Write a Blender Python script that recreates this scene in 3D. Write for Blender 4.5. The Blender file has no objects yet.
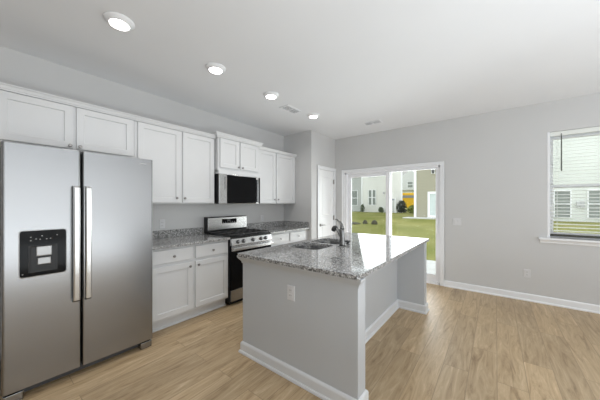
import bpy, bmesh, math, random
from mathutils import Vector, Matrix
random.seed(7)
S = bpy.context.scene
COL = S.collection
PI = math.pi
R = math.radians

# ------------------------------------------------------------------ camera
cam_d = bpy.data.cameras.new('camera'); cam = bpy.data.objects.new('camera', cam_d); COL.objects.link(cam)
cam.location = (3.412, 0.0, 1.3578)
cam.rotation_euler = (R(90), 0, 0.6607)
cam_d.sensor_fit = 'HORIZONTAL'; cam_d.sensor_width = 36.0
cam_d.lens = 251.884 * 36.0 / 600.0
cam_d.shift_y = 0.0062
cam_d.clip_start = 0.05; cam_d.clip_end = 300
S.camera = cam

# ------------------------------------------------------------------ world and light
W = bpy.data.worlds.new('overcast_sky'); S.world = W; W.use_nodes = True
bg = W.node_tree.nodes['Background']
bg.inputs[0].default_value = (0.93, 0.97, 1.0, 1); bg.inputs[1].default_value = 2.1

def area(name, loc, rot, sx, sy, power, col=(1, 1, 1)):
    d = bpy.data.lights.new(name, 'AREA'); d.shape = 'RECTANGLE'; d.size = sx; d.size_y = sy
    d.energy = power; d.color = col
    o = bpy.data.objects.new(name, d); COL.objects.link(o); o.location = loc; o.rotation_euler = rot
    return o
# daylight from the glazing of the living area to the right of and behind the camera, and through the glazed door
area('daylight_living_windows', (7.4, 0.8, 1.35), (R(90), 0, R(90)), 7.0, 2.3, 55, (0.93, 0.97, 1.0))
area('daylight_glazed_door', (1.85, 5.02, 1.08), (R(113), 0, R(180)), 1.55, 1.85, 36, (0.95, 0.98, 1.0))
area('ceiling_fill_lamp', (5.7, 0.5, 0.35), (R(180), 0, 0), 3.4, 3.8, 146, (0.845, 0.93, 1.0))  # unseen up-facing fill lamp, added to brighten the ceiling

S.view_settings.view_transform = 'Standard'; S.view_settings.look = 'None'
S.view_settings.exposure = 0.2; S.view_settings.gamma = 1.0
S.view_settings.use_curve_mapping = False
S.cycles.use_denoising = True
S.cycles.max_bounces = 10; S.cycles.diffuse_bounces = 6; S.cycles.glossy_bounces = 5
S.cycles.transparent_max_bounces = 12
S.cycles.sample_clamp_indirect = 6.0

# ------------------------------------------------------------------ materials
def newmat(name):
    m = bpy.data.materials.new(name); m.use_nodes = True
    nt = m.node_tree; return m, nt, nt.nodes['Principled BSDF']
def node(nt, t, **kw):
    n = nt.nodes.new(t)
    for k, v in kw.items(): setattr(n, k, v)
    return n
def ramp(nt, stops, interp='LINEAR'):
    n = node(nt, 'ShaderNodeValToRGB'); cr = n.color_ramp; cr.interpolation = interp
    while len(cr.elements) < len(stops): cr.elements.new(0.5)
    for e, (p, c) in zip(cr.elements, stops):
        e.position = p; e.color = (*c, 1) if len(c) == 3 else c
    return n
def mat(name, col, rough=0.5, metal=0.0, var=0.03, scale=6.0, bump=0.0, spec=0.5, coat=0.0):
    """plain procedural material: a colour with faint uneven mottling and an optional fine bump"""
    m, nt, p = newmat(name)
    tc = node(nt, 'ShaderNodeTexCoord'); nz = node(nt, 'ShaderNodeTexNoise'); nz.inputs['Scale'].default_value = scale
    nz.inputs['Detail'].default_value = 4
    nt.links.new(tc.outputs['Object'], nz.inputs['Vector'])
    a = tuple(max(0, c * (1 - var)) for c in col); b = tuple(min(1, c * (1 + var)) for c in col)
    r = ramp(nt, [(0.3, a), (0.7, b)]); nt.links.new(nz.outputs['Fac'], r.inputs['Fac'])
    nt.links.new(r.outputs['Color'], p.inputs['Base Color'])
    p.inputs['Roughness'].default_value = rough; p.inputs['Metallic'].default_value = metal
    p.inputs['Specular IOR Level'].default_value = spec; p.inputs['Coat Weight'].default_value = coat
    if bump:
        n2 = node(nt, 'ShaderNodeTexNoise'); n2.inputs['Scale'].default_value = 180
        nt.links.new(tc.outputs['Object'], n2.inputs['Vector'])
        bp = node(nt, 'ShaderNodeBump'); bp.inputs['Strength'].default_value = bump; bp.inputs['Distance'].default_value = 0.002
        nt.links.new(n2.outputs['Fac'], bp.inputs['Height']); nt.links.new(bp.outputs['Normal'], p.inputs['Normal'])
    return m
def emit(name, col, strength):
    m, nt, p = newmat(name)
    p.inputs['Base Color'].default_value = (*col, 1)
    p.inputs['Emission Color'].default_value = (*col, 1); p.inputs['Emission Strength'].default_value = strength
    return m

M = {}
M['wall'] = mat('grey_wall_paint', (0.605, 0.603, 0.600), 0.65, var=0.012, scale=1.5, bump=0.05, spec=0.3)
M['ceiling'] = mat('white_ceiling_paint', (0.790, 0.798, 0.815), 0.8, var=0.01, scale=1.5, bump=0.08, spec=0.2)
M['trim'] = mat('white_trim_paint', (0.84, 0.848, 0.865), 0.38, var=0.01)
M['cab'] = mat('white_cabinet_lacquer', (0.665, 0.67, 0.678), 0.36, var=0.01)
M['island'] = mat('grey_island_paint', (0.540, 0.560, 0.582), 0.5, var=0.012, scale=2)
M['islandtrim'] = mat('island_trim_paint', (0.72, 0.73, 0.745), 0.4, var=0.01)
M['doorpaint'] = mat('white_door_paint', (0.90, 0.90, 0.90), 0.35, var=0.01)
M['vinyl'] = mat('white_vinyl', (0.86, 0.86, 0.88), 0.35, var=0.01)
M['plate'] = mat('white_plastic_plate', (0.68, 0.68, 0.69), 0.35, var=0.01)
M['slot'] = mat('dark_slot', (0.05, 0.05, 0.05), 0.6)
M['nickel'] = mat('brushed_nickel', (0.33, 0.32, 0.31), 0.32, metal=1.0, var=0.05)
M['chrome'] = mat('stainless_tap', (0.25, 0.25, 0.25), 0.24, metal=1.0, var=0.04)
M['sink'] = mat('stainless_sink', (0.46, 0.46, 0.46), 0.20, metal=1.0, var=0.06, scale=20)
M['blackgloss'] = mat('black_glass', (0.006, 0.006, 0.0065), 0.10, var=0.1, spec=0.10)
M['black'] = mat('black_enamel', (0.012, 0.012, 0.0125), 0.3, var=0.1, spec=0.3)
M['iron'] = mat('cast_iron', (0.03, 0.03, 0.03), 0.55, var=0.15, scale=40, bump=0.1)
M['darkgrey'] = mat('dark_grey_plastic', (0.07, 0.07, 0.072), 0.45, var=0.06)
M['rubber'] = mat('dark_rubber', (0.03, 0.03, 0.03), 0.7)
M['silverplastic'] = mat('silver_plastic', (0.42, 0.42, 0.42), 0.35, metal=0.6)
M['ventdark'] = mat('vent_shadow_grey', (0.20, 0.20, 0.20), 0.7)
M['lens'] = emit('lit_lens', (1.0, 0.985, 0.96), 7.0)
M['icon'] = mat('panel_print', (0.5, 0.5, 0.5), 0.5)
M['wand'] = mat('clear_grey_wand', (0.10, 0.105, 0.09), 0.3)
M['slat'] = mat('blind_slat_white', (0.80, 0.82, 0.78), 0.42, var=0.01)
M['rail'] = mat('backlit_blind_rail', (0.07, 0.07, 0.058), 0.6, var=0.02, spec=0.15)  # bottom rail's backlit shade put into its dark colour
M['concrete'] = mat('pale_concrete', (0.50, 0.50, 0.48), 0.85, var=0.06, scale=4, bump=0.15)
M['stone'] = mat('brown_stone', (0.075, 0.068, 0.042), 0.85, var=0.25, scale=7)
M['bark'] = mat('bark', (0.12, 0.09, 0.06), 0.9, var=0.2, scale=10)
M['leafdark'] = mat('dark_green_leaf', (0.025, 0.035, 0.022), 0.6, var=0.4, scale=9)
M['leaf'] = mat('yellow_green_leaf', (0.20, 0.24, 0.04), 0.6, var=0.4, scale=9)
M['leafgrey'] = mat('grey_green_leaf', (0.12, 0.15, 0.09), 0.6, var=0.3, scale=9)
M['yellow'] = mat('yellow_vehicle_paint', (0.85, 0.50, 0.01), 0.35, var=0.03)
M['greyband'] = mat('grey_vehicle_band', (0.25, 0.27, 0.30), 0.3)
M['roof'] = mat('grey_shingle', (0.30, 0.29, 0.27), 0.9, var=0.15, scale=14)
M['pane'] = mat('house_window_pane', (0.20, 0.22, 0.20), 0.12, var=0.08, scale=2)
M['paleglass'] = mat('pale_door_pane', (0.50, 0.56, 0.55), 0.12, var=0.08, scale=2)

def steel(name, col=(0.322, 0.324, 0.328), rough=0.27, horiz=True):
    m, nt, p = newmat(name)
    tc = node(nt, 'ShaderNodeTexCoord'); mp = node(nt, 'ShaderNodeMapping')
    mp.inputs['Scale'].default_value = (2, 2, 120) if horiz else (120, 120, 2)
    nz = node(nt, 'ShaderNodeTexNoise'); nz.inputs['Scale'].default_value = 1.0; nz.inputs['Detail'].default_value = 3
    nt.links.new(tc.outputs['Object'], mp.inputs['Vector']); nt.links.new(mp.outputs['Vector'], nz.inputs['Vector'])
    r = ramp(nt, [(0.25, tuple(c * 0.985 for c in col)), (0.75, tuple(min(1, c * 1.015) for c in col))])
    nt.links.new(nz.outputs['Fac'], r.inputs['Fac']); nt.links.new(r.outputs['Color'], p.inputs['Base Color'])
    p.inputs['Roughness'].default_value = rough
    p.inputs['Metallic'].default_value = 1.0
    return m
M['steel'] = steel('brushed_stainless')
M['steelbright'] = steel('bright_stainless', (0.66, 0.66, 0.66), 0.25)
M['handle'] = steel('stainless_handle', (0.62, 0.62, 0.62), 0.25, horiz=False)

def glass(name, tint=(0.97, 0.985, 0.98)):
    m = bpy.data.materials.new(name); m.use_nodes = True; nt = m.node_tree; nt.nodes.clear()
    out = node(nt, 'ShaderNodeOutputMaterial'); mix = node(nt, 'ShaderNodeMixShader')
    tr = node(nt, 'ShaderNodeBsdfTransparent'); tr.inputs[0].default_value = (*tint, 1)
    gl = node(nt, 'ShaderNodeBsdfGlossy'); gl.inputs['Roughness'].default_value = 0.02
    fr = node(nt, 'ShaderNodeFresnel'); fr.inputs['IOR'].default_value = 1.35
    nt.links.new(fr.outputs[0], mix.inputs[0]); nt.links.new(tr.outputs[0], mix.inputs[1]); nt.links.new(gl.outputs[0], mix.inputs[2])
    nt.links.new(mix.outputs[0], out.inputs[0]); return m
M['glass'] = glass('window_glass')
M['glassscreen'] = glass('screened_glass', (0.86, 0.88, 0.87))

def granite():
    m, nt, p = newmat('speckled_grey_granite')
    tc = node(nt, 'ShaderNodeTexCoord')
    v = node(nt, 'ShaderNodeTexVoronoi'); v.inputs['Scale'].default_value = 120
    nt.links.new(tc.outputs['Object'], v.inputs['Vector'])
    cells = node(nt, 'ShaderNodeSeparateColor'); nt.links.new(v.outputs['Color'], cells.inputs[0])
    r1 = ramp(nt, [(0.0, (0.015, 0.015, 0.015)), (0.16, (0.08, 0.08, 0.078)), (0.34, (0.30, 0.298, 0.295)), (0.64, (0.44, 0.437, 0.432)), (0.86, (0.74, 0.735, 0.73))], 'CONSTANT')
    nt.links.new(cells.outputs[0], r1.inputs['Fac'])
    n = node(nt, 'ShaderNodeTexNoise'); n.inputs['Scale'].default_value = 28; n.inputs['Detail'].default_value = 6
    nt.links.new(tc.outputs['Object'], n.inputs['Vector'])
    r2 = ramp(nt, [(0.35, (0.27, 0.268, 0.265)), (0.65, (0.42, 0.417, 0.412))]); nt.links.new(n.outputs['Fac'], r2.inputs['Fac'])
    mx = node(nt, 'ShaderNodeMix', data_type='RGBA'); mx.inputs[0].default_value = 0.68
    nt.links.new(r2.outputs['Color'], mx.inputs[6]); nt.links.new(r1.outputs['Color'], mx.inputs[7])
    nt.links.new(mx.outputs[2], p.inputs['Base Color'])
    p.inputs['Roughness'].default_value = 0.07; p.inputs['IOR'].default_value = 1.55
    p.inputs['Coat Weight'].default_value = 0.1; p.inputs['Coat Roughness'].default_value = 0.04
    return m
M['granite'] = granite()

def planks():
    m, nt, p = newmat('oak_vinyl_planks')
    tc = node(nt, 'ShaderNodeTexCoord')
    mp = node(nt, 'ShaderNodeMapping'); mp.inputs['Rotation'].default_value = (0, 0, R(90))
    nt.links.new(tc.outputs['Object'], mp.inputs['Vector'])
    bk = node(nt, 'ShaderNodeTexBrick'); bk.offset = 0.37; bk.offset_frequency = 2
    bk.inputs['Scale'].default_value = 1.0; bk.inputs['Brick Width'].default_value = 1.22; bk.inputs['Row Height'].default_value = 0.18
    bk.inputs['Mortar Size'].default_value = 0.0026; bk.inputs['Mortar Smooth'].default_value = 0.4; bk.inputs['Bias'].default_value = 0.0
    bk.inputs['Color1'].default_value = (0, 0, 0, 1); bk.inputs['Color2'].default_value = (1, 1, 1, 1); bk.inputs['Mortar'].default_value = (0.5, 0.5, 0.5, 1)
    nt.links.new(mp.outputs['Vector'], bk.inputs['Vector'])
    # wood grain, shifted per plank
    sx = node(nt, 'ShaderNodeMapping'); sx.inputs['Scale'].default_value = (11.0, 1.25, 1.0)
    nt.links.new(tc.outputs['Object'], sx.inputs['Vector'])
    add = node(nt, 'ShaderNodeVectorMath', operation='MULTIPLY_ADD'); add.inputs[1].default_value = (9, 31, 17)
    nt.links.new(bk.outputs['Color'], add.inputs[0]); nt.links.new(sx.outputs['Vector'], add.inputs[2])
    nz = node(nt, 'ShaderNodeTexNoise'); nz.inputs['Scale'].default_value = 1.6; nz.inputs['Detail'].default_value = 10; nz.inputs['Roughness'].default_value = 0.70
    nz.inputs['Distortion'].default_value = 1.5
    nt.links.new(add.outputs[0], nz.inputs['Vector'])
    r = ramp(nt, [(0.28, (0.235, 0.150, 0.076)), (0.43, (0.430, 0.306, 0.176)), (0.57, (0.525, 0.390, 0.238)), (0.74, (0.70, 0.55, 0.37))])
    nt.links.new(nz.outputs['Fac'], r.inputs['Fac'])
    tone = ramp(nt, [(0.0, (0.86, 0.86, 0.86)), (1.0, (1.10, 1.095, 1.09))]); nt.links.new(bk.outputs['Color'], tone.inputs['Fac'])
    mul = node(nt, 'ShaderNodeMix', data_type='RGBA', blend_type='MULTIPLY'); mul.inputs[0].default_value = 1.0
    nt.links.new(r.outputs['Color'], mul.inputs[6]); nt.links.new(tone.outputs['Color'], mul.inputs[7])
    jo = node(nt, 'ShaderNodeMix', data_type='RGBA'); jo.inputs[7].default_value = (0.12, 0.08, 0.05, 1)
    jf = node(nt, 'ShaderNodeMath', operation='MULTIPLY'); jf.inputs[1].default_value = 0.4
    nt.links.new(bk.outputs['Fac'], jf.inputs[0]); nt.links.new(jf.outputs[0], jo.inputs[0])
    nt.links.new(mul.outputs[2], jo.inputs[6])
    nt.links.new(jo.outputs[2], p.inputs['Base Color'])
    rr = ramp(nt, [(0.3, (0.36,) * 3), (0.7, (0.48,) * 3)]); nt.links.new(nz.outputs['Fac'], rr.inputs['Fac']); nt.links.new(rr.outputs['Color'], p.inputs['Roughness'])
    bp = node(nt, 'ShaderNodeBump'); bp.inputs['Strength'].default_value = 0.12; bp.inputs['Distance'].default_value = 0.002
    nt.links.new(nz.outputs['Fac'], bp.inputs['Height']); nt.links.new(bp.outputs['Normal'], p.inputs['Normal'])
    return m
M['planks'] = planks()

def grass():
    m, nt, p = newmat('lawn_grass')
    tc = node(nt, 'ShaderNodeTexCoord')
    a = node(nt, 'ShaderNodeTexNoise'); a.inputs['Scale'].default_value = 0.45; a.inputs['Detail'].default_value = 5
    b = node(nt, 'ShaderNodeTexNoise'); b.inputs['Scale'].default_value = 14; b.inputs['Detail'].default_value = 6
    for n in (a, b): nt.links.new(tc.outputs['Object'], n.inputs['Vector'])
    r = ramp(nt, [(0.3, (0.135, 0.150, 0.030)), (0.55, (0.215, 0.212, 0.068)), (0.75, (0.29, 0.27, 0.10))])
    nt.links.new(a.outputs['Fac'], r.inputs['Fac'])
    r2 = ramp(nt, [(0.3, (0.75, 0.75, 0.75)), (0.7, (1.2, 1.2, 1.2))]); nt.links.new(b.outputs['Fac'], r2.inputs['Fac'])
    mul = node(nt, 'ShaderNodeMix', data_type='RGBA', blend_type='MULTIPLY'); mul.inputs[0].default_value = 1
    nt.links.new(r.outputs['Color'], mul.inputs[6]); nt.links.new(r2.outputs['Color'], mul.inputs[7])
    nt.links.new(mul.outputs[2], p.inputs['Base Color']); p.inputs['Roughness'].default_value = 0.95; p.inputs['Specular IOR Level'].default_value = 0.1
    bp = node(nt, 'ShaderNodeBump'); bp.inputs['Strength'].default_value = 0.5; bp.inputs['Distance'].default_value = 0.03
    nt.links.new(b.outputs['Fac'], bp.inputs['Height']); nt.links.new(bp.outputs['Normal'], p.inputs['Normal'])
    return m
M['grass'] = grass()

def siding(name, col):
    m, nt, p = newmat(name)
    tc = node(nt, 'ShaderNodeTexCoord'); wv = node(nt, 'ShaderNodeTexWave', wave_type='BANDS', bands_direction='Z', wave_profile='SAW')
    wv.inputs['Scale'].default_value = 1.6
    nt.links.new(tc.outputs['Object'], wv.inputs['Vector'])
    nz = node(nt, 'ShaderNodeTexNoise'); nz.inputs['Scale'].default_value = 0.6; nt.links.new(tc.outputs['Object'], nz.inputs['Vector'])
    r = ramp(nt, [(0.3, tuple(c * .97 for c in col)), (0.7, tuple(min(1, c * 1.03) for c in col))])
    nt.links.new(nz.outputs['Fac'], r.inputs['Fac']); nt.links.new(r.outputs['Color'], p.inputs['Base Color'])
    bp = node(nt, 'ShaderNodeBump'); bp.inputs['Strength'].default_value = 0.4; bp.inputs['Distance'].default_value = 0.02
    nt.links.new(wv.outputs['Fac'], bp.inputs['Height']); nt.links.new(bp.outputs['Normal'], p.inputs['Normal'])
    p.inputs['Roughness'].default_value = 0.6
    return m
M['sidingwhite'] = siding('white_lap_siding', (0.74, 0.73, 0.70))
M['sidinggrey'] = siding('grey_lap_siding', (0.50, 0.51, 0.50))
M['sidingpale'] = siding('pale_lap_siding', (0.66, 0.68, 0.65))
M['sidingtan'] = siding('tan_lap_siding', (0.33, 0.31, 0.235))

# ------------------------------------------------------------------ mesh helpers
class MB:
    def __init__(s): s.v = []; s.f = []; s.sm = []
    def add(s, vs, fs, smooth=False):
        n = len(s.v); s.v += [tuple(v) for v in vs]
        s.f += [tuple(i + n for i in f) for f in fs]; s.sm += [smooth] * len(fs); return s
    def box(s, x0, x1, y0, y1, z0, z1):
        vs = [(x, y, z) for z in (z0, z1) for y in (y0, y1) for x in (x0, x1)]
        return s.add(vs, [(0, 2, 3, 1), (4, 5, 7, 6), (0, 1, 5, 4), (2, 6, 7, 3), (0, 4, 6, 2), (1, 3, 7, 5)])
    def loft(s, rings, cap0=True, cap1=True, smooth=True, closed=True):
        n = len(rings[0]); vs = [p for r in rings for p in r]; fs = []
        for i in range(len(rings) - 1):
            for j in range(n if closed else n - 1):
                k = (j + 1) % n
                fs.append((i * n + j, i * n + k, (i + 1) * n + k, (i + 1) * n + j))
        s.add(vs, fs, smooth); base = len(s.v) - len(vs)
        if cap0: s.f.append(tuple(base + j for j in reversed(range(n)))); s.sm.append(False)
        if cap1: s.f.append(tuple(base + (len(rings) - 1) * n + j for j in range(n))); s.sm.append(False)
        return s
    def lathe(s, o, axis, prof, n=20, cap0=True, cap1=True):
        """prof: list of (distance along axis, radius)"""
        a = Vector(axis).normalized(); u = a.orthogonal().normalized(); w = a.cross(u); o = Vector(o)
        return s.loft([[o + a * d + (u * math.cos(2 * PI * j / n) + w * math.sin(2 * PI * j / n)) * r for j in range(n)] for d, r in prof], cap0, cap1)
    def tube(s, pts, rad, n=12):
        pts = [Vector(p) for p in pts]; rr = rad if isinstance(rad, (list, tuple)) else [rad] * len(pts)
        rings = []; u = None
        for i, p in enumerate(pts):
            t = (pts[min(i + 1, len(pts) - 1)] - pts[max(i - 1, 0)]).normalized()
            u = (t.orthogonal() if u is None else (u - t * u.dot(t))).normalized(); w = t.cross(u)
            rings.append([p + (u * math.cos(2 * PI * j / n) + w * math.sin(2 * PI * j / n)) * rr[i] for j in range(n)])
        return s.loft(rings)
    def sweep(s, path, prof):
        """sweep profile (out, z) along a plan path with mitred corners; out is to the right of travel"""
        P = [Vector((p[0], p[1])) for p in path]; rings = []
        for i, p in enumerate(P):
            d0 = (P[i] - P[i - 1]).normalized() if i else None
            d1 = (P[i + 1] - P[i]).normalized() if i < len(P) - 1 else None
            d0 = d0 or d1; d1 = d1 or d0
            n0 = Vector((d0.y, -d0.x)); n1 = Vector((d1.y, -d1.x)); b = (n0 + n1) / (1 + n0.dot(n1))
            rings.append([(p.x + b.x * o, p.y + b.y * o, z) for o, z in prof])
        return s.loft(rings, smooth=False)

def rrect(x0, x1, y0, y1, r, n=6):
    out = []
    for cx, cy, a0 in ((x1 - r, y1 - r, 0), (x0 + r, y1 - r, 90), (x0 + r, y0 + r, 180), (x1 - r, y0 + r, 270)):
        for i in range(n + 1):
            a = R(a0 + 90 * i / n); out.append((cx + r * math.cos(a), cy + r * math.sin(a)))
    return out

def tag(o, label=None, cat=None, group=None, kind=None):
    if label: o['label'] = label
    if cat: o['category'] = cat
    if group: o['group'] = group
    if kind: o['kind'] = kind
    return o
ORG = {}
def thing(name, loc, label, cat, group=None, kind=None):
    o = bpy.data.objects.new(name, None); COL.objects.link(o); o.location = loc; o.empty_display_size = 0.1
    ORG[o.name] = Vector(loc); return tag(o, label, cat, group, kind)
def obj(name, mb, material, parent=None, bevel=0.0, seg=2, org=None):
    """one mesh object from world-space geometry, child of `parent`"""
    me = bpy.data.meshes.new(name)
    if org is None: org = ORG[parent.name] if parent is not None else Vector((0, 0, 0))
    org = Vector(org)
    me.from_pydata([tuple(Vector(v) - org) for v in mb.v], [], mb.f)
    for p, sm in zip(me.polygons, mb.sm): p.use_smooth = sm
    bm = bmesh.new(); bm.from_mesh(me); bmesh.ops.recalc_face_normals(bm, faces=bm.faces); bm.to_mesh(me); bm.free()
    me.materials.append(M[material]); o = bpy.data.objects.new(name, me); COL.objects.link(o)
    if parent is not None: o.parent = parent
    else: o.location = org
    ORG[o.name] = org
    if bevel:
        b = o.modifiers.new('bevel', 'BEVEL'); b.width = bevel; b.segments = seg; b.limit_method = 'ANGLE'; b.angle_limit = R(40)
    return o
def struct(name, mb, material, label, cat, bevel=0.0, parent=None):
    o = obj(name, mb, material, parent, bevel)
    return tag(o, label, cat, None, 'structure')
def copy_tree(o, parent=None):
    c = o.copy(); COL.objects.link(c); ORG[c.name] = ORG[o.name]
    if parent is not None: c.parent = parent
    for ch in list(o.children): copy_tree(ch, c)
    return c
def B(*a): return MB().box(*a)
def holes_box(x_or_y, fixed0, fixed1, a0, a1, z0, z1, holes):
    """wall slab with rectangular holes; holes (a0,a1,z0,z1)"""
    mb = MB(); aa = sorted({a0, a1, *[h[0] for h in holes], *[h[1] for h in holes]}); zz = sorted({z0, z1, *[h[2] for h in holes], *[h[3] for h in holes]})
    inh = lambda a, z: any(h[0] < a < h[1] and h[2] < z < h[3] for h in holes)
    idx = {}
    def vid(i, j, k):
        key = (i, j, k)
        if key not in idx:
            f = (fixed0, fixed1)[k]
            idx[key] = len(mb.v); mb.v.append((aa[i], f, zz[j]) if x_or_y == 'x' else (f, aa[i], zz[j]))
        return idx[key]
    fill = {(i, j): not inh((aa[i] + aa[i + 1]) / 2, (zz[j] + zz[j + 1]) / 2) for i in range(len(aa) - 1) for j in range(len(zz) - 1)}
    def face(*q): mb.f.append(tuple(vid(*t) for t in q)); mb.sm.append(False)
    for (i, j), on in fill.items():
        if not on: continue
        for k in (0, 1): face((i, j, k), (i + 1, j, k), (i + 1, j + 1, k), (i, j + 1, k))
        if not fill.get((i - 1, j)): face((i, j, 0), (i, j + 1, 0), (i, j + 1, 1), (i, j, 1))
        if not fill.get((i + 1, j)): face((i + 1, j, 0), (i + 1, j + 1, 0), (i + 1, j + 1, 1), (i + 1, j, 1))
        if not fill.get((i, j - 1)): face((i, j, 0), (i + 1, j, 0), (i + 1, j, 1), (i, j, 1))
        if not fill.get((i, j + 1)): face((i, j + 1, 0), (i + 1, j + 1, 0), (i + 1, j + 1, 1), (i, j + 1, 1))
    return mb
def shaker(axis, face, back, a0, a1, z0, z1, rail=0.057, dep=0.009):
    """shaker door: flat frame round a recessed panel. axis 'x': spans y, faces from x=back to x=face; axis 'y' likewise"""
    sgn = 1 if face > back else -1
    def L(i, d, sl): return [(d, a0 + i, z0 + i), (d, a1 - i, z0 + i), (d, a1 - i, z1 - i), (d, a0 + i, z1 - i)]
    rings = [L(0, back, 0), L(0, face - sgn * .002, 0), L(.002, face, 0), L(rail, face, 0), L(rail + .004, face - sgn * dep, 0)]
    if axis == 'y': rings = [[(a, d, z) for d, a, z in r] for r in rings]
    return MB().loft(rings, smooth=False)
def slab_front(face, back, a0, a1, z0, z1):
    return MB().loft([[(d, a0 + i, z0 + i), (d, a1 - i, z0 + i), (d, a1 - i, z1 - i), (d, a0 + i, z1 - i)] for i, d in ((0, back), (0, face - .003), (.003, face))], smooth=False)
def knob(parent, x, y, z, name='knob', ax=(1, 0, 0), s=1.0):
    mb = MB().lathe((x, y, z), ax, [(-.001, .006 * s), (.010 * s, .005 * s), (.014 * s, .008 * s), (.019 * s, .0145 * s), (.025 * s, .0150 * s), (.029 * s, .011 * s)], 16)
    return obj(name, mb, 'nickel', parent)

# ------------------------------------------------------------------ room shell
CEIL = 2.735; YF = 4.742; XP = 0.69; YP = 3.851; XR = 7.6; YB = -3.6
struct('floor', B(-.12, XR, YB, YF, -.10, 0), 'planks', 'oak toned plank floor running towards the glazed door', 'floor')
struct('ceiling', B(-.12, XR + .12, YB - .12, YF + .14, CEIL, CEIL + .12), 'ceiling', 'smooth white flat ceiling over the whole kitchen', 'ceiling')
struct('wall_left', B(-.12, 0, YB, YF, 0, CEIL), 'wall', 'grey wall behind the wall cabinets and refrigerator', 'wall')
PAT = (0.915, 2.680, 0.0, 2.0); WIN = (3.962, 4.90, 0.900, 2.322)
struct('wall_far', holes_box('x', YF, YF + .14, -.12, XR + .12, 0, CEIL, [PAT, WIN]), 'wall', 'grey far wall holding the glazed door and the window', 'wall')
PD = (4.105, 4.675, 0.0, 2.04)
struct('wall_pantry_front', holes_box('y', XP - .10, XP, YP, YF, 0, CEIL, [PD]), 'wall', 'narrow grey wall around the white pantry door', 'wall')
struct('wall_pantry_side', B(0, XP - .10, YP, YP + .10, 0, CEIL), 'wall', 'grey return wall at the end of the cabinet run', 'wall')
struct('wall_right', B(XR, XR + .12, YB, YF, 0, CEIL), 'wall', 'plain grey wall closing the living side', 'wall')
struct('wall_back', B(-.12, XR + .12, YB - .12, YB, 0, CEIL), 'wall', 'plain grey wall at the rear of the room', 'wall')
BASE = [(0, 0), (.026, 0), (.026, .012), (.020, .020), (.014, .022), (.014, .085), (.010, .094), (.004, .100), (0, .100)]
struct('baseboard_far', MB().sweep([(2.744, YF), (XR, YF)], BASE), 'trim', 'white baseboard along the far wall right of the glazed door', 'baseboard')
struct('baseboard_corner', MB().sweep([(XP, YF), (.851, YF)], BASE), 'trim', 'short white baseboard between pantry door and glazed door', 'baseboard')
struct('baseboard_pantry', MB().sweep([(XP, YP), (XP, 4.04)], BASE), 'trim', 'short white baseboard left of the pantry door', 'baseboard')

# casings
def casing(name, boxes, label):
    mb = MB()
    for b in boxes: mb.box(*b)
    return struct(name, mb, 'trim', label, 'trim', bevel=.005)
casing('trim_1', [(.851, .915, YF - .018, YF, 0, 2.0), (2.680, 2.744, YF - .018, YF, 0, 2.0), (.851, 2.744, YF - .018, YF, 2.0, 2.062),
                  (.851, .870, YF - .024, YF, 0, 2.045), (2.725, 2.744, YF - .024, YF, 0, 2.045), (.851, 2.744, YF - .024, YF, 2.043, 2.062)], 'white casing around the sliding glazed door')
casing('trim_2', [(XP, XP + .016, 4.038, 4.105, 0, 2.04), (XP, XP + .016, 4.675, 4.7415, 0, 2.04), (XP, XP + .016, 4.038, 4.7415, 2.04, 2.104),
                  (XP, XP + .022, 4.038, 4.056, 0, 2.086), (XP, XP + .022, 4.038, 4.7415, 2.086, 2.104)], 'white casing around the pantry door')

# pantry door
d1 = thing('door_1', (XP, 4.39, 0), 'white two-panel pantry door beside the corner', 'door', kind='structure')
def pantry_slab():
    x1, x0 = XP - .012, XP - .047; a0, a1, z0, z1 = 4.110, 4.670, .008, 2.034
    mb = holes_box('y', x0, x1, a0, a1, z0, z1, [(a0 + .105, a1 - .105, .24, .95), (a0 + .105, a1 - .105, 1.10, z1 - .13)])
    for za, zb in ((.24, .95), (1.10, z1 - .13)):
        def L(i, d): return [(d, a0 + .105 + i, za + i), (d, a1 - .105 - i, za + i), (d, a1 - .105 - i, zb - i), (d, a0 + .105 + i, zb - i)]
        mb.loft([L(0, x0 + .004), L(0, x1), L(.014, x1 - .011), L(.03, x1 - .011), L(.055, x1 - .003)], smooth=False)
    return mb
obj('slab', pantry_slab(), 'doorpaint', d1)
obj('jamb', B(XP - .10, XP + .001, 4.105, 4.1085, 0, 2.04).box(XP - .10, XP + .001, 4.6715, 4.675, 0, 2.04).box(XP - .10, XP + .001, 4.105, 4.675, 2.0365, 2.04), 'trim', d1)
for z in (.28, 1.062, 1.82):
    obj('hinge', B(XP - .014, XP + .010, 4.664, 4.676, z - .045, z + .045).lathe((XP + .010, 4.671, z - .05), (0, 0, 1), [(0, .006), (.10, .006)], 10), 'nickel', d1)
lv = MB().lathe((XP - .012, 4.168, .935), (1, 0, 0), [(0, .027), (.010, .026), (.014, .012), (.045, .010)], 18)
lv.tube([(XP + .033, 4.168, .935), (XP + .036, 4.20, .936), (XP + .036, 4.275, .934)], [.010, .009, .007], 10)
obj('lever_handle', lv, 'nickel', d1)

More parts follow.
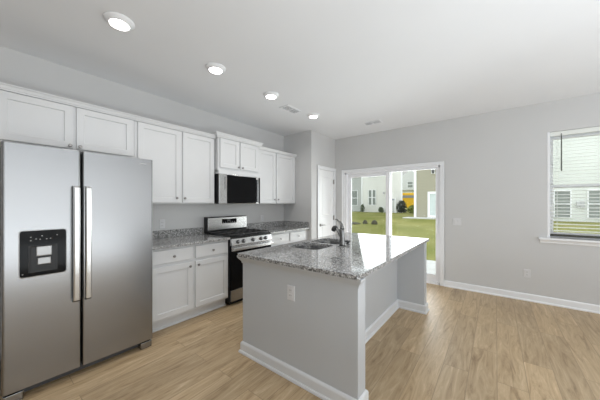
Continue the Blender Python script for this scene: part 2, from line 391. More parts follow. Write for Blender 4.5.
# sliding glazed door
d2 = thing('door_2', (1.8, YF, 0), 'white framed sliding glazed door onto the lawn', 'door', kind='structure')
fr = MB().box(.915, .955, YF, YF + .14, 0, 2.0).box(2.655, 2.680, YF, YF + .14, 0, 2.0).box(.915, 2.680, YF, YF + .14, 1.965, 2.0).box(.915, 2.680, YF, YF + .14, 0, .035)
fr.box(.955, 2.655, YF + .060, YF + .066, .035, .05)
obj('frame', fr, 'vinyl', d2, bevel=.003)
def panel(name, x0, x1, y0, y1, st_l, st_r, zt, zb, gm):
    p = obj(name, MB().box(x0, x0 + st_l, y0, y1, .036, 1.964).box(x1 - st_r, x1, y0, y1, .036, 1.964).box(x0 + st_l, x1 - st_r, y0, y1, zt, 1.964).box(x0 + st_l, x1 - st_r, y0, y1, .036, zb), 'vinyl', d2, bevel=.004)
    ym = (y0 + y1) / 2
    obj('pane', B(x0 + st_l - .004, x1 - st_r + .004, ym - .004, ym + .004, zb - .004, zt + .004), gm, p); return p
panel('fixed_panel', .956, 1.850, YF + .080, YF + .120, .064, .072, 1.900, .15, 'glassscreen')
sp = panel('sliding_panel', 1.768, 2.654, YF + .018, YF + .058, .072, .044, 1.950, .16, 'glass')
hb = MB().box(2.619, 2.645, YF + .008, YF + .018, .83, 1.16)
hb.tube([(2.632, YF + .012, .865), (2.632, YF - .030, .885), (2.632, YF - .034, 1.0), (2.632, YF - .030, 1.115), (2.632, YF + .012, 1.135)], .009, 10)
obj('pull_handle', hb, 'vinyl', sp)

# window with sill
w1 = thing('window_1', (4.44, YF, .9), 'white single-hung window behind the blind', 'window', kind='structure')
wf = MB().box(3.962, 3.995, YF + .0555, YF + .13, .9, 2.322).box(4.858, 4.90, YF + .055, YF + .13, .9, 2.322).box(3.995, 4.858, YF + .055, YF + .13, 2.27, 2.322).box(3.995, 4.858, YF + .055, YF + .13, .9, .935)
obj('frame', wf, 'vinyl', w1, bevel=.003)
obj('liner', MB().box(3.962, 3.988, YF - .003, YF + .055, .9, 2.322), 'trim', w1, bevel=.002)
def sash(y0, y1, za, zb):
    m = MB().box(3.995, 4.030, y0, y1, za, zb).box(4.823, 4.858, y0, y1, za, zb).box(4.030, 4.823, y0, y1, za, za + .04).box(4.030, 4.823, y0, y1, zb - .04, zb)
    s_ = obj('sash', m, 'vinyl', w1, bevel=.003); ym = (y0 + y1) / 2
    obj('pane', B(4.026, 4.827, ym - .003, ym + .003, za + .036, zb - .036), 'glass', s_)
sash(YF + .062, YF + .092, .936, 1.615); sash(YF + .096, YF + .126, 1.575, 2.269)
struct('trim_3', MB().box(3.872, 5.01, YF - .055, YF + .055, .874, .899).sweep([(3.89, YF), (4.99, YF)], [(0, .825), (.010, .825), (.014, .835), (.012, .845), (.024, .866), (.028, .874), (0, .874)]), 'trim', 'white window sill and apron under the blind', 'trim', bevel=.003)

# blind
bl = thing('window_blind', (4.44, YF + .03, 2.3), 'white slatted blind lowered with open slats in the window', 'blind')
obj('headrail', B(3.990, 4.893, YF + .006, YF + .052, 2.262, 2.319), 'slat', bl, bevel=.003)
sl = MB()
for i in range(29):
    z = 2.222 - i * .0436; yc = YF + .028
    w = .025; up = R(-8); n = 4
    for k in range(1):
        ring = []
        for t in range(n + 1):
            q = -1 + 2 * t / n; arch = .0022 * (1 - q * q)
            ring.append((yc + q * w * math.cos(up), z - q * w * math.sin(up) + arch))
        prof = ring + [(y, zz - .0026) for y, zz in reversed(ring)]
        sl.loft([[(x, y, zz) for y, zz in prof] for x in (3.992, 4.885)], smooth=False)
tag(obj('slats', sl, 'slat', bl), 'white horizontal slats')
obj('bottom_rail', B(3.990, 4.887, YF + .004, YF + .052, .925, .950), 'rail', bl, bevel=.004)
for x in (4.06, 4.44, 4.82): obj('ladder_cord', B(x - .001, x + .001, YF + .0015, YF + .0035, .95, 2.25).box(x - .001, x + .001, YF + .0535, YF + .0548, .95, 2.25), 'slat', bl)
tag(obj('tilt_wand', MB().tube([(4.095, YF - .006, 2.285), (4.095, YF - .010, 2.2), (4.095, YF - .010, 1.80), (4.095, YF - .010, 1.79)], [.004, .006, .007, .005], 8), 'wand', bl), 'dark tilt wand')

# ------------------------------------------------------------------ refrigerator
fg = thing('refrigerator', (.42, .57, 0), 'stainless side-by-side refrigerator with black dispenser and twin bar handles', 'refrigerator')
obj('cabinet_body', B(.04, .735, .104, 1.036, .035, 1.755), 'darkgrey', fg, bevel=.006)
def fdoor(name, y0, y1):
    prof = rrect(y0, y1, .745, .832, .014, 4)
    return obj(name, MB().loft([[(x, y, z) for y, x in prof] for z in (.075, 1.774)], smooth=False), 'steel', fg, bevel=.003)
fz = fdoor('freezer_door', .104, .507); rf = fdoor('fridge_door', .518, 1.036)
obj('gasket', B(.733, .750, .11, 1.03, .08, 1.76), 'rubber', fg)
def fhandle(door, y0, y1, z0, z1):
    ys = (y0 + y1) / 2; hw = (y1 - y0) / 2; rings = []
    for t, x in ((0, .832), (.004, .868), (.02, .884), (.25, .889), (.5, .891), (.75, .889), (.98, .884), (.996, .868), (1, .832)):
        z = z0 + (z1 - z0) * t
        rings.append([(x - .016 if x > .84 else x - .001, ys - hw, z), (x - .004, ys - hw, z), (x, ys - hw * .6, z), (x, ys + hw * .6, z), (x - .004, ys + hw, z), (x - .016 if x > .84 else x - .001, ys + hw, z)])
    tag(obj('bar_handle', MB().loft(rings, smooth=False), 'handle', door, bevel=.002))
fhandle(fz, .455, .495, .60, 1.497); fhandle(rf, .527, .564, .60, 1.497)
# dispenser
rr_ = lambda a0, a1, z0, z1, r, x: [(x, a, z) for a, z in rrect(a0, a1, z0, z1, r, 4)]
ds = tag(obj('ice_dispenser', MB().loft([rr_(.178, .424, .840, 1.172, .018, .831), rr_(.178, .424, .840, 1.172, .018, .8355), rr_(.183, .419, .846, 1.167, .016, .8365)], smooth=False), 'silverplastic', fz), 'black water and ice dispenser')
dp = MB(); Ld = lambda a0, a1, z0, z1, x: [(x, a0, z0), (x, a1, z0), (x, a1, z1), (x, a0, z1)]
obj('dispenser_panel', MB().loft([rr_(.183, .419, .846, 1.167, .016, .8360), rr_(.183, .419, .846, 1.167, .016, .8385), rr_(.185, .417, .848, 1.165, .015, .8395)], smooth=False), 'blackgloss', ds)
obj('cavity_frame', MB().loft([Ld(.225, .372, .872, 1.062, .8390), Ld(.225, .372, .872, 1.062, .8412), Ld(.230, .367, .877, 1.057, .8412), Ld(.238, .359, .885, 1.050, .8398)], smooth=False), 'black', ds)
obj('paddle', MB().loft([Ld(.262, .342, .985, 1.052, .8396), Ld(.262, .342, .985, 1.052, .846), Ld(.266, .338, .991, 1.047, .848)], smooth=False), 'silverplastic', ds, bevel=.002)
obj('paddle', MB().loft([Ld(.268, .336, .925, .972, .8396), Ld(.268, .336, .925, .972, .850), Ld(.272, .332, .93, .968, .852)], smooth=False), 'silverplastic', ds, bevel=.002)
for i, (y, z) in enumerate(((.236, 1.122), (.236, 1.098), (.292, 1.128), (.262, 1.108), (.282, 1.104), (.315, 1.104), (.335, 1.106), (.370, 1.128), (.197, .868))):
    obj('button', B(.8390, .8402, y - .0035, y + .0035, z - .0025, z + .0025), 'icon', ds)
obj('logo_plate', B(.8318, .8332, .93, .975, 1.725, 1.731), 'icon', rf)
gr = MB().box(.715, .755, .16, .95, .012, .070)
for i in range(3): gr.box(.755, .758, .17, .94, .022 + i * .016, .031 + i * .016)
obj('toe_grille', gr, 'darkgrey', fg)
for y0, y1 in ((.108, .205), (.935, 1.032)):
    obj('foot_cover', MB().loft([[(x, y, z) for x, y in rrect(.72, .822, y0, y1, .012, 3)] for z in (.003, .06)], smooth=False), 'steel', fg, bevel=.003)
for y in (.13, 1.005): obj('hinge_cover', B(.62, .735, y - .022, y + .022, 1.755, 1.772), 'darkgrey', fg, bevel=.006)

# ------------------------------------------------------------------ wall cabinets
def wall_cab(name, y0, y1, z0, z1, xf, doors, label, crown, knobs, ends=(False, False)):
    t = thing(name, (0, (y0 + y1) / 2, z0), label, 'cabinet', 'white wall cabinets over the counter')
    obj('cabinet_body', B(.002, xf - .021, y0, y1, z0, z1), 'cab', t, bevel=.0015)
    for (a0, a1, b0, b1), (ky, kz) in zip(doors, knobs):
        d = obj('door', shaker('x', xf, xf - .0205, a0, a1, b0, b1), 'cab', t)
        knob(d, xf, ky, kz)
    path = []
    if ends[0]: path.append((.002, y0))
    path += [(xf - .021, y0), (xf - .021, y1)]
    if ends[1]: path.append((.002, y1))
    obj('crown_moulding', MB().sweep(path, crown), 'cab', t)
    return t
def crown(z0, h, out): return [(0, z0), (.022, z0), (.024, z0 + h * .18), (.024 + (out - .024) * .25, z0 + h * .30), (out * .72 + .004, z0 + h * .66), (out, z0 + h * .82), (out, z0 + h), (0, z0 + h)]
CR = crown(2.262, .050, .046)
XF = .326
wall_cab('wall_cabinet', .06, 1.0575, 1.853, 2.286, XF, [(.095, .551, 1.868, 2.257), (.576, 1.038, 1.868, 2.257)], 'low white wall cabinet above the refrigerator', CR, [(.529, 1.890), (.599, 1.890)])
wall_cab('wall_cabinet', 1.0590, 2.047, 1.359, 2.286, XF, [(1.087, 1.562, 1.372, 2.257), (1.589, 2.027, 1.372, 2.257)], 'tall white double-door wall cabinet between refrigerator and microwave', CR, [(1.505, 1.427), (1.606, 1.427)])
wall_cab('wall_cabinet', 2.838, 3.846, 1.359, 2.286, XF, [(2.862, 3.262, 1.372, 2.257), (3.295, 3.80, 1.372, 2.257)], 'tall white wall cabinet right of the microwave', CR, [(3.232, 1.432), (3.325, 1.432)])
XM = .385
mc = wall_cab('wall_cabinet', 2.060, 2.828, 1.806, 2.322, XM, [(2.090, 2.416, 1.868, 2.278), (2.440, 2.800, 1.868, 2.278)], 'deeper white wall cabinet with flared crown above the microwave', crown(2.284, .062, .056), [(2.395, 1.895), (2.470, 1.895)], (True, True))
obj('light_rail', B(.30, XM + .004, 2.060, 2.828, 1.778, 1.832), 'cab', mc, bevel=.004)

# ------------------------------------------------------------------ microwave
mw = thing('microwave', (.2, 2.45, 1.37), 'black and stainless over-the-range microwave under its cabinet', 'microwave')
obj('case', B(.002, .372, 2.064, 2.824, 1.358, 1.776), 'black', mw, bevel=.003)
md = obj('door', B(.373, .400, 2.066, 2.792, 1.360, 1.774), 'steelbright', mw, bevel=.003)
obj('door_glass', B(.399, .4035, 2.187, 2.735, 1.364, 1.770), 'blackgloss', md, bevel=.002)
obj('bar_handle', B(.4035, .428, 2.742, 2.766, 1.375, 1.740), 'steel', md, bevel=.005)
obj('painted_reflection', B(.3995, .4015, 2.150, 2.158, 1.56, 1.74), 'darkgrey', md)  # dark reflection in the steel, imitated by a thin dark strip
obj('control_strip', B(.373, .398, 2.794, 2.824, 1.360, 1.774), 'blackgloss', mw, bevel=.003)
vg = MB()
for i in range(8): vg.box(.06 + i * .03, .075 + i * .03, 2.12, 2.78, 1.354, 1.3575)
obj('vent_grille', vg, 'darkgrey', mw)

# ------------------------------------------------------------------ base cabinets and worktops
def base_cab(name, y0, y1, fronts, label):
    t = thing(name, (0, (y0 + y1) / 2, 0), label, 'cabinet', 'white base cabinets beside the range')
    obj('cabinet_body', B(.002, .612, y0, y1, .112, .883), 'cab', t, bevel=.0015)
    obj('toe_kick', B(.10, .548, y0, y1, 0, .112).sweep([(.548, y0), (.548, y1)], [(0, 0), (.014, 0), (.014, .008), (.008, .018), (0, .02)]), 'cab', t)
    for a0, a1, ky in fronts:
        d = obj('drawer', slab_front(.634, .6125, a0, a1, .718, .862), 'cab', t); knob(d, .634, (a0 + a1) / 2, .785)
        d = obj('door', shaker('x', .634, .6125, a0, a1, .138, .684), 'cab', t); knob(d, .634, ky, .640)
    return t
base_cab('base_cabinet', 1.062, 2.050, [(1.105, 1.548, 1.508), (1.582, 2.030, 1.612)], 'white base cabinet between the refrigerator and the range')
base_cab('base_cabinet', 2.814, 3.850, [(2.832, 3.268, 3.232), (3.306, 3.748, 3.342)], 'white base cabinet right of the range, by the pantry')
c1 = tag(obj('countertop', B(.002, .660, 1.060, 2.053, .884, .914), 'granite', None, .004, org=(.33, 1.55, .884)), 'speckled granite countertop between refrigerator and range', 'countertop', 'granite countertops')
obj('backsplash', B(.002, .022, 1.060, 2.053, .9145, 1.013), 'granite', c1, .002)
c2 = tag(obj('countertop', B(.002, .660, 2.810, 3.850, .884, .914), 'granite', None, .004, org=(.33, 3.34, .884)), 'speckled granite countertop between range and pantry wall', 'countertop', 'granite countertops')
obj('backsplash', B(.002, .022, 2.810, 3.829, .9145, 1.013), 'granite', c2, .002)
obj('backsplash', B(.002, .640, 3.830, 3.850, .9145, 1.013), 'granite', c2, .002)

# ------------------------------------------------------------------ range
rg = thing('gas_range', (.33, 2.445, 0), 'stainless gas range with black cooktop and five knobs', 'range')
Y0, Y1 = 2.058, 2.806
obj('range_body', B(.015, .640, Y0, Y1, .055, .895).box(.05, .60, Y0 + .02, Y1 - .02, .003, .055), 'black', rg, bevel=.003)
obj('cooktop', B(.10, .655, Y0 - .002, Y1 + .002, .8955, .916), 'black', rg, bevel=.005)
pr = [(.640, .800), (.688, .800), (.690, .812), (.668, .888), (.655, .8945), (.640, .8945)]
cpn = obj('control_panel', MB().loft([[(x, y, z) for x, z in pr] for y in (Y0 + .001, Y1 - .001)], smooth=False), 'steelbright', rg, bevel=.002)
ax = Vector((.96, 0, .28)).normalized()
for y in (2.160, 2.255, 2.425, 2.580, 2.672):
    o = Vector((.678, y, .846))
    k = obj('knob', MB().lathe(o, ax, [(-.004, .029), (.004, .029), (.006, .022), (.028, .019), (.031, .016)], 20), 'darkgrey', cpn)
    obj('knob_cap', MB().lathe(o + ax * .0305, ax, [(0, .0145), (.003, .013)], 20).box(o.x + .030, o.x + .0345, y - .003, y + .003, .846 - .012, .846 + .022), 'silverplastic', k)
dr = obj('oven_door', B(.641, .672, Y0 + .002, Y1 - .002, .218, .796), 'blackgloss', rg, bevel=.004)
obj('door_trim', B(.671, .677, Y0 + .003, Y1 - .003, .728, .794), 'steelbright', dr, bevel=.002)
obj('oven_window', B(.671, .6735, Y0 + .12, Y1 - .12, .33, .62), 'blackgloss', dr)
hm = MB().loft([[(x, y, z) for x, z in rrect(.700, .728, .748, .782, .008, 3)] for y in (Y0 + .012, Y1 - .012)], smooth=False)
hm.box(.675, .705, Y0 + .02, Y0 + .05, .754, .776).box(.675, .705, Y1 - .05, Y1 - .02, .754, .776)
obj('oven_handle', hm, 'steelbright', dr, bevel=.002)
obj('storage_drawer', B(.641, .668, Y0 + .002, Y1 - .002, .062, .212), 'steel', rg, bevel=.004)
bgd = obj('backguard', B(.020, .092, Y0 + .002, Y1 - .002, .9165, 1.160), 'black', rg, bevel=.006)
obj('backguard_face', B(.0915, .098, Y0 + .020, Y1 - .003, .965, 1.148), 'steelbright', bgd, bevel=.003)
dsp = obj('display_panel', B(.0975, .100, 2.315, 2.590, 1.055, 1.122), 'blackgloss', bgd, bevel=.001)
obj('clock_display', B(.0998, .1008, 2.41, 2.47, 1.090, 1.112), 'darkgrey', dsp)
for i in range(6): obj('button', B(.0998, .1008, 2.335 + i * .043 - .006, 2.335 + i * .043 + .006, 1.066, 1.074), 'icon', dsp)
def grate(y0, y1):
    m = MB(); z0, z1 = .932, .946; x0, x1 = .135, .635; t = .012
    for x in (x0, x1 - t): m.box(x, x + t, y0, y1, z0, z1)
    for y in (y0, y1 - t): m.box(x0 + t, x1 - t, y, y + t, z0, z1)
    ym = (y0 + y1) / 2; m.box(x0 + t, x1 - t, ym - t / 2, ym + t / 2, z0, z1 + .003)
    xm = (x0 + x1) / 2; m.box(xm - t / 2, xm + t / 2, y0 + t, y1 - t, z0, z1 + .003)
    for cx in (x0 + .125, x1 - .125):
        m.box(cx - t / 2, cx + t / 2, y0 + t, ym - .03, z0, z1 + .003).box(cx - t / 2, cx + t / 2, ym + .03, y1 - t, z0, z1 + .003)
    for x in (x0, x1 - t):
        for y in (y0, y1 - t): m.box(x, x + t, y, y + t, .9165, z0)
    return m
for a, b in ((2.070, 2.318), (2.326, 2.560), (2.568, 2.796)): obj('grate', grate(a, b), 'iron', rg, bevel=.002)
for x, y, r in ((.26, 2.196, .042), (.51, 2.196, .05), (.385, 2.447, .055), (.26, 2.682, .042), (.51, 2.682, .05)):
    obj('burner', MB().lathe((x, y, .9165), (0, 0, 1), [(0, r), (.006, r), (.007, r * .8), (.012, r * .8), (.013, r * .75)], 20), 'iron', rg)

# ------------------------------------------------------------------ island
isl = thing('kitchen_island', (2.1, 2.49, 0), 'grey painted kitchen island with white baseboard and open seating recess', 'kitchen island')
IX0, IX1, IY0, IY1 = 1.580, 2.715, 1.502, 3.525
obj('end_panel', B(IX0, IX1, IY0, IY0 + .116, 0, .883), 'island', isl, bevel=.002)
obj('end_panel', B(IX0, IX1, IY1 - .116, IY1, 0, .883), 'island', isl, bevel=.002)
obj('back_panel', B(2.362, 2.387, IY0 + .1165, IY1 - .1165, 0, .883), 'island', isl)
icb = MB()
ya, yb = IY0 + .1165, IY1 - .1165
icb.box(1.610, 2.361, ya, yb, .10, .118).box(1.610, 1.626, ya, yb, .118, .60).box(1.610, 1.626, ya, yb, .86, .883).box(1.70, 2.361, ya, yb, 0, .10)
icb.box(1.626, 2.361, 1.90, 1.918, .118, .883).box(1.626, 2.361, 2.93, 2.948, .118, .883)
obj('cabinet_body', icb, 'cab', isl)
ylist = [(1.635, 1.925), (1.955, 2.435), (2.445, 2.925), (2.955, 3.39)]
for i, (a, b) in enumerate(ylist):
    d = obj('door', shaker('x', 1.588, 1.6095, a, b, .138, .684), 'cab', isl); knob(d, 1.588, b - .03 if i % 2 == 0 else a + .03, .64, ax=(-1, 0, 0))
    d = obj('drawer', MB().loft([[(x, a, z0), (x, b, z0), (x, b, z1), (x, a, z1)] for x, z0, z1 in ((1.6095, .718, .862), (1.588, .718, .862))], smooth=False), 'cab', isl)
IBASE = [(0, 0), (.028, 0), (.028, .010), (.024, .020), (.016, .022), (.016, .082), (.012, .092), (.004, .100), (0, .100)]
obj('baseboard', MB().sweep([(IX0, IY0 + .116), (IX0, IY0), (IX1, IY0), (IX1, IY0 + .116), (2.387, IY0 + .116), (2.387, IY1 - .116), (IX1, IY1 - .116), (IX1, IY1), (IX0, IY1)], IBASE), 'islandtrim', isl)
COVE = [(0, .815), (.006, .815), (.008, .828), (.016, .842), (.030, .858), (.036, .868), (.038, .883), (0, .883)]
obj('cove_moulding', MB().sweep([(IX0, IY0 + .05), (IX0, IY0), (IX1, IY0), (IX1, IY0 + .03)], [(o * .62 if False else o, z) for o, z in COVE]), 'island', isl)

# worktop with two sink cut-outs
SB = [(1.665, 2.065, 1.985, 2.360), (1.665, 2.065, 2.395, 2.790)]
def worktop():
    bm = bmesh.new(); z1, z0 = .914, .884
    loops = [rrect(1.575, 2.745, 1.442, 3.540, .012, 3)] + [rrect(*b, .085, 8) for b in SB]
    es = []
    for lp in loops:
        vs = [bm.verts.new((x, y, z1)) for x, y in lp]
        es += [bm.edges.new((vs[i], vs[(i + 1) % len(vs)])) for i in range(len(vs))]
    r = bmesh.ops.triangle_fill(bm, use_beauty=True, use_dissolve=False, edges=es)
    fs = [g for g in r['geom'] if isinstance(g, bmesh.types.BMFace)]
    ex = bmesh.ops.extrude_face_region(bm, geom=fs)
    bmesh.ops.translate(bm, vec=(0, 0, z0 - z1), verts=[g for g in ex['geom'] if isinstance(g, bmesh.types.BMVert)])
    mb = MB(); bm.verts.index_update()
    mb.add([v.co[:] for v in bm.verts], [[v.index for v in f.verts] for f in bm.faces]); bm.free(); return mb
tag(obj('island_countertop', worktop(), 'granite', None, .004, org=(2.1, 2.49, .884)), 'polished speckled granite top of the island, holding the sink', 'countertop', 'granite countertops')

sk = thing('kitchen_sink', (1.865, 2.39, .70), 'stainless double-bowl sink set under the island countertop', 'sink')
for i, b in enumerate(SB):
    def L(g, z, r): return [(x, y, z) for x, y in rrect(b[0] - g, b[1] + g, b[2] - g, b[3] + g, r, 8)]
    m = MB().loft([L(.016, .8825, .10), L(.003, .8825, .088), L(.003, .878, .088), L(0, .86, .085), L(-.004, .74, .08), L(-.012, .712, .075), L(-.03, .702, .06), L(-.14, .698, .03), L(-.14, .694, .03), L(-.03, .696, .06), L(-.006, .706, .08), L(0, .74, .085), L(.006, .86, .09), L(.016, .8795, .10)], cap0=False, cap1=False)
    n = 36; k = len(m.v); m.f.append(tuple(range(n * 7, n * 8))); m.sm.append(False)
    o = obj('bowl', m, 'sink', sk)
    obj('drain', MB().lathe(((b[0] + b[1]) / 2, (b[2] + b[3]) / 2, .6985), (0, 0, 1), [(0, .045), (.004, .045), (.005, .038), (.002, .036), (.002, .005)], 24), 'chrome', o)

fa = thing('kitchen_faucet', (2.145, 2.352, .914), 'stainless single-lever pull-out faucet behind the sink', 'faucet')
fx, fy = 2.145, 2.352
obj('escutcheon', MB().loft([[(x, y, z) for x, y in rrect(fx - .034 - g, fx + .034 + g, fy - .06 - g, fy + .06 + g, .033, 6)] for z, g in ((.9145, 0), (.920, 0), (.924, -.006))]), 'chrome', fa)
D = Vector((-.85, .42, 0)).normalized()
P = lambda d, z: (fx + D.x * d, fy + D.y * d, z)
obj('faucet_body', MB().tube([P(.0, .920), P(0, .935), P(.002, .99), P(.006, 1.05), P(.008, 1.09), P(.010, 1.102)], [.033, .030, .028, .028, .026, .018], 20), 'chrome', fa)
obj('spout', MB().tube([P(.0, .985), P(.03, 1.022), P(.06, 1.055), P(.09, 1.082), P(.108, 1.092)], [.020, .020, .019, .018, .018], 14), 'chrome', fa)
tag(obj('spray_head', MB().tube([P(.104, 1.090), P(.124, 1.098), P(.146, 1.094), P(.163, 1.076), P(.170, 1.060)], [.019, .022, .025, .026, .023], 14), 'darkgrey', fa), 'dark spray head')
obj('lever', MB().tube([P(.004, 1.085), P(.006, 1.112), P(.016, 1.138), P(.036, 1.158), P(.065, 1.174), P(.098, 1.184), P(.125, 1.187)], [.024, .021, .017, .013, .011, .009, .007], 12), 'chrome', fa)
so = thing('soap_dispenser', (2.128, 2.512, .914), 'small dark soap pump beside the faucet on the island', 'soap dispenser')
obj('dispenser_base', MB().lathe((2.128, 2.512, .9145), (0, 0, 1), [(0, .023), (.006, .022), (.010, .014), (.016, .013)], 18), 'chrome', so)
obj('pump_head', MB().lathe((2.128, 2.512, .929), (0, 0, 1), [(0, .013), (.004, .022), (.016, .023), (.022, .017)], 18).tube([(2.128, 2.512, .941), (2.110, 2.512, .944), (2.090, 2.512, .938)], [.011, .010, .008], 10), 'darkgrey', so)

# ------------------------------------------------------------------ outlets and switches
def outlet(cx, cy, cz, face, label, kind='outlet', gang=1):
    """face: 'x' plate faces +X, 'y' plate faces -Y"""
    t = thing('wall_outlet' if kind == 'outlet' else 'light_switch', (cx, cy, cz), label, kind, 'white outlets in the kitchen' if kind == 'outlet' else None)
    hw = .036 + .023 * (gang - 1)
    def loc(a, z, d): return (cx + d, cy + a, cz + z) if face == 'x' else (cx + a, cy - d, cz + z)
    def plate(a0, a1, z0, z1, d0, d1, ins):
        return MB().loft([[loc(a, z, d) for a, z in ((a0 + i, z0 + i), (a1 - i, z0 + i), (a1 - i, z1 - i), (a0 + i, z1 - i))] for d, i in ((d0, 0), (d0 + (d1 - d0) * .5, 0), (d1, ins))], smooth=False)
    pl = obj('cover_plate', plate(-hw, hw, -.058, .058, .0008, .007, .004), 'plate', t)
    if kind == 'outlet':
        for z in (-.020, .020):
            f = obj('socket', plate(-.017, .017, z - .0145, z + .0145, .0065, .009, .001), 'plate', t)
            sm = MB()
            for a in (-.0065, .0065):
                q = [loc(a + da, z + .003 + dz, .0088) for da, dz in ((-.0012, -.005), (.0012, -.005), (.0012, .005), (-.0012, .005))]
                q2 = [loc(a + da, z + .003 + dz, .0096) for da, dz in ((-.0012, -.005), (.0012, -.005), (.0012, .005), (-.0012, .005))]
                sm.loft([q, q2], smooth=False)
            obj('slots', sm, 'slot', f)
    else:
        for g in range(gang):
            a = (g - (gang - 1) / 2) * .046
            obj('rocker', plate(a - .0165, a + .0165, -.033, .033, .0065, .0105, .003), 'plate', t)
    return t
outlet(0, 1.478, 1.095, 'x', 'white wall outlet above the counter between refrigerator and range')
outlet(0, 3.245, 1.09, 'x', 'white wall outlet above the counter right of the range')
outlet(2.158, IY0, .666, 'y', 'white outlet on the near end panel of the island')
outlet(3.758, YF, .38, 'y', 'white outlet low on the wall below the window')
outlet(2.922, YF, 1.07, 'y', 'wide white switch plate right of the glazed door', 'switch', 2)

# ------------------------------------------------------------------ ceiling fittings
lab = ['recessed ceiling light above the refrigerator, largest and leftmost', 'recessed ceiling light second from the left, above the counter cabinets',
       'recessed ceiling light third from the left, just before the ceiling vent', 'recessed ceiling light nearest the pantry wall']
def make_light(y):
    t = thing('recessed_light', (1.172, y, CEIL), lab[0], 'ceiling light', 'recessed lights in a row along the kitchen ceiling')
    obj('trim_ring', MB().lathe((1.172, y, CEIL), (0, 0, -1), [(-.0, .098), (.005, .098), (.010, .092), (.028, .070), (.030, .064), (.022, .063)], 40, True, True), 'trim', t)
    obj('lens', MB().lathe((1.172, y, CEIL - .022), (0, 0, -1), [(0, .0625), (.010, .0620), (.013, .052)], 40), 'lens', t)
    l = bpy.data.lights.new('downlight', 'AREA'); l.shape = 'DISK'; l.size = .12; l.energy = 2.5; l.color = (1, .98, .95); l.spread = R(150)
    lo = bpy.data.objects.new('downlight', l); COL.objects.link(lo); lo.parent = t; lo.location = (0, 0, -.042)
    ORG[lo.name] = Vector((1.172, y, CEIL)); return t
l0 = make_light(.664)
for i, y in enumerate((1.491, 2.288, 3.217)):
    c = copy_tree(l0); c.location = (1.172, y, CEIL); c['label'] = lab[i + 1]
def vent(cx, cy, hx, hy, label, n=9):
    t = thing('ceiling_vent', (cx, cy, CEIL), label, 'vent', 'ceiling vents')
    z = CEIL
    fm = MB().box(cx - hx, cx + hx, cy - hy, cy - hy + .022, z - .008, z).box(cx - hx, cx + hx, cy + hy - .022, cy + hy, z - .008, z)
    fm.box(cx - hx, cx - hx + .022, cy - hy + .022, cy + hy - .022, z - .008, z).box(cx + hx - .022, cx + hx, cy - hy + .022, cy + hy - .022, z - .008, z)
    obj('frame', fm, 'trim', t, bevel=.002)
    obj('backing', B(cx - hx + .02, cx + hx - .02, cy - hy + .02, cy + hy - .02, z - .002, z - .0005), 'ventdark', t)
    sm = MB()
    along = hx if hx < hy else hy
    for i in range(n):
        q = -along + .03 + (2 * along - .06) * i / (n - 1)
        if hx < hy: sm.box(cx + q - .002, cx + q + .002, cy - hy + .022, cy + hy - .022, z - .007, z - .003)
        else: sm.box(cx - hx + .022, cx + hx - .022, cy + q - .002, cy + q + .002, z - .007, z - .003)
    if hx < hy: sm.box(cx - hx + .022, cx + hx - .022, cy - .008, cy + .008, z - .0075, z - .003)
    else: sm.box(cx - .008, cx + .008, cy - hy + .022, cy + hy - .022, z - .0075, z - .003)
    obj('louvres', sm, 'trim', t)
vent(1.05, 2.82, .085, .16, 'white louvred ceiling vent between the two far recessed lights', 7)
vent(1.76, 4.13, .15, .085, 'white louvred ceiling vent in front of the glazed door', 7)

# ------------------------------------------------------------------ outdoors
G = lambda y: -.10 + .52 * min(1, max(0, (y - 7.1) / 9.5))
lawn = MB(); ys = [4.95, 7.1, 9, 11, 13, 15, 16.6, 22, 30, 60, 110]
xs = [-60, -25, -12, -6, -3, 0, 3, 6, 10, 16, 40]
lawn.add([(x, y, G(y) - (.05 if y < 7 else 0)) for y in ys for x in xs], [(j * 11 + i, j * 11 + i + 1, (j + 1) * 11 + i + 1, (j + 1) * 11 + i) for j in range(10) for i in range(10)], True)
tag(obj('lawn', lawn, 'grass'), 'green sloping lawn behind the house', 'lawn', kind='structure')
tag(obj('patio_slab', B(-.6, 4.2, 4.885, 7.12, -.25, -.085), 'concrete', None, .01), 'pale concrete patio slab outside the glazed door', 'patio', kind='structure')

def hwin(parent, cx, z0, z1, w, y, double=False, grille=False):
    """window on a wall facing -Y at plane y"""
    f = MB(); t = .05
    x0, x1 = cx - w / 2, cx + w / 2
    f.box(x0 - t, x0, y - .05, y + .01, z0 - t, z1 + t).box(x1, x1 + t, y - .05, y + .01, z0 - t, z1 + t).box(x0, x1, y - .05, y + .01, z1, z1 + t).box(x0, x1, y - .05, y + .01, z0 - t, z0)
    zm = (z0 + z1) / 2; f.box(x0, x1, y - .045, y + .01, zm - .035, zm + .035)
    if double: f.box(cx - .07, cx + .07, y - .05, y + .01, z0, z1)
    w_ = obj('window', f, 'vinyl', parent)
    obj('pane', B(x0, x1, y - .02, y + .005, z0, z1), 'pane', w_)
    return w_
def gable(x0, x1, y0, y1, z, h, ov=.35):
    """ridge along x"""
    ym = (y0 + y1) / 2
    return MB().loft([[(x, y0 - ov, z - .12), (x, ym, z + h), (x, y1 + ov, z - .12), (x, y1 + ov, z - .28), (x, ym, z + h - .16), (x, y0 - ov, z - .28)] for x in (x0 - ov, x1 + ov)], smooth=False)
h1 = thing('house', (-6.5, 30, .4), 'white two-storey neighbouring house with a recessed grey wing across the lawn', 'house', 'neighbouring houses')
obj('wall', MB().loft([[(-8.625, 27, z), (-4.263, 27, z), (-7.6, 36, z), (-8.625, 36, z)] for z in (.2, 6.4)], smooth=False), 'sidingwhite', h1)
tag(obj('wing_wall', B(-17, -8.63, 28.5, 36, .2, 6.4), 'sidinggrey', h1), 'grey side wing')
obj('corner_board', B(-8.70, -8.55, 26.95, 27.05, .2, 6.4), 'vinyl', h1); obj('corner_board', B(-4.34, -4.2, 26.95, 27.05, .2, 6.4), 'vinyl', h1)
obj('roof', gable(-17, -4.263, 27, 36, 6.6, 2.4), 'roof', h1)
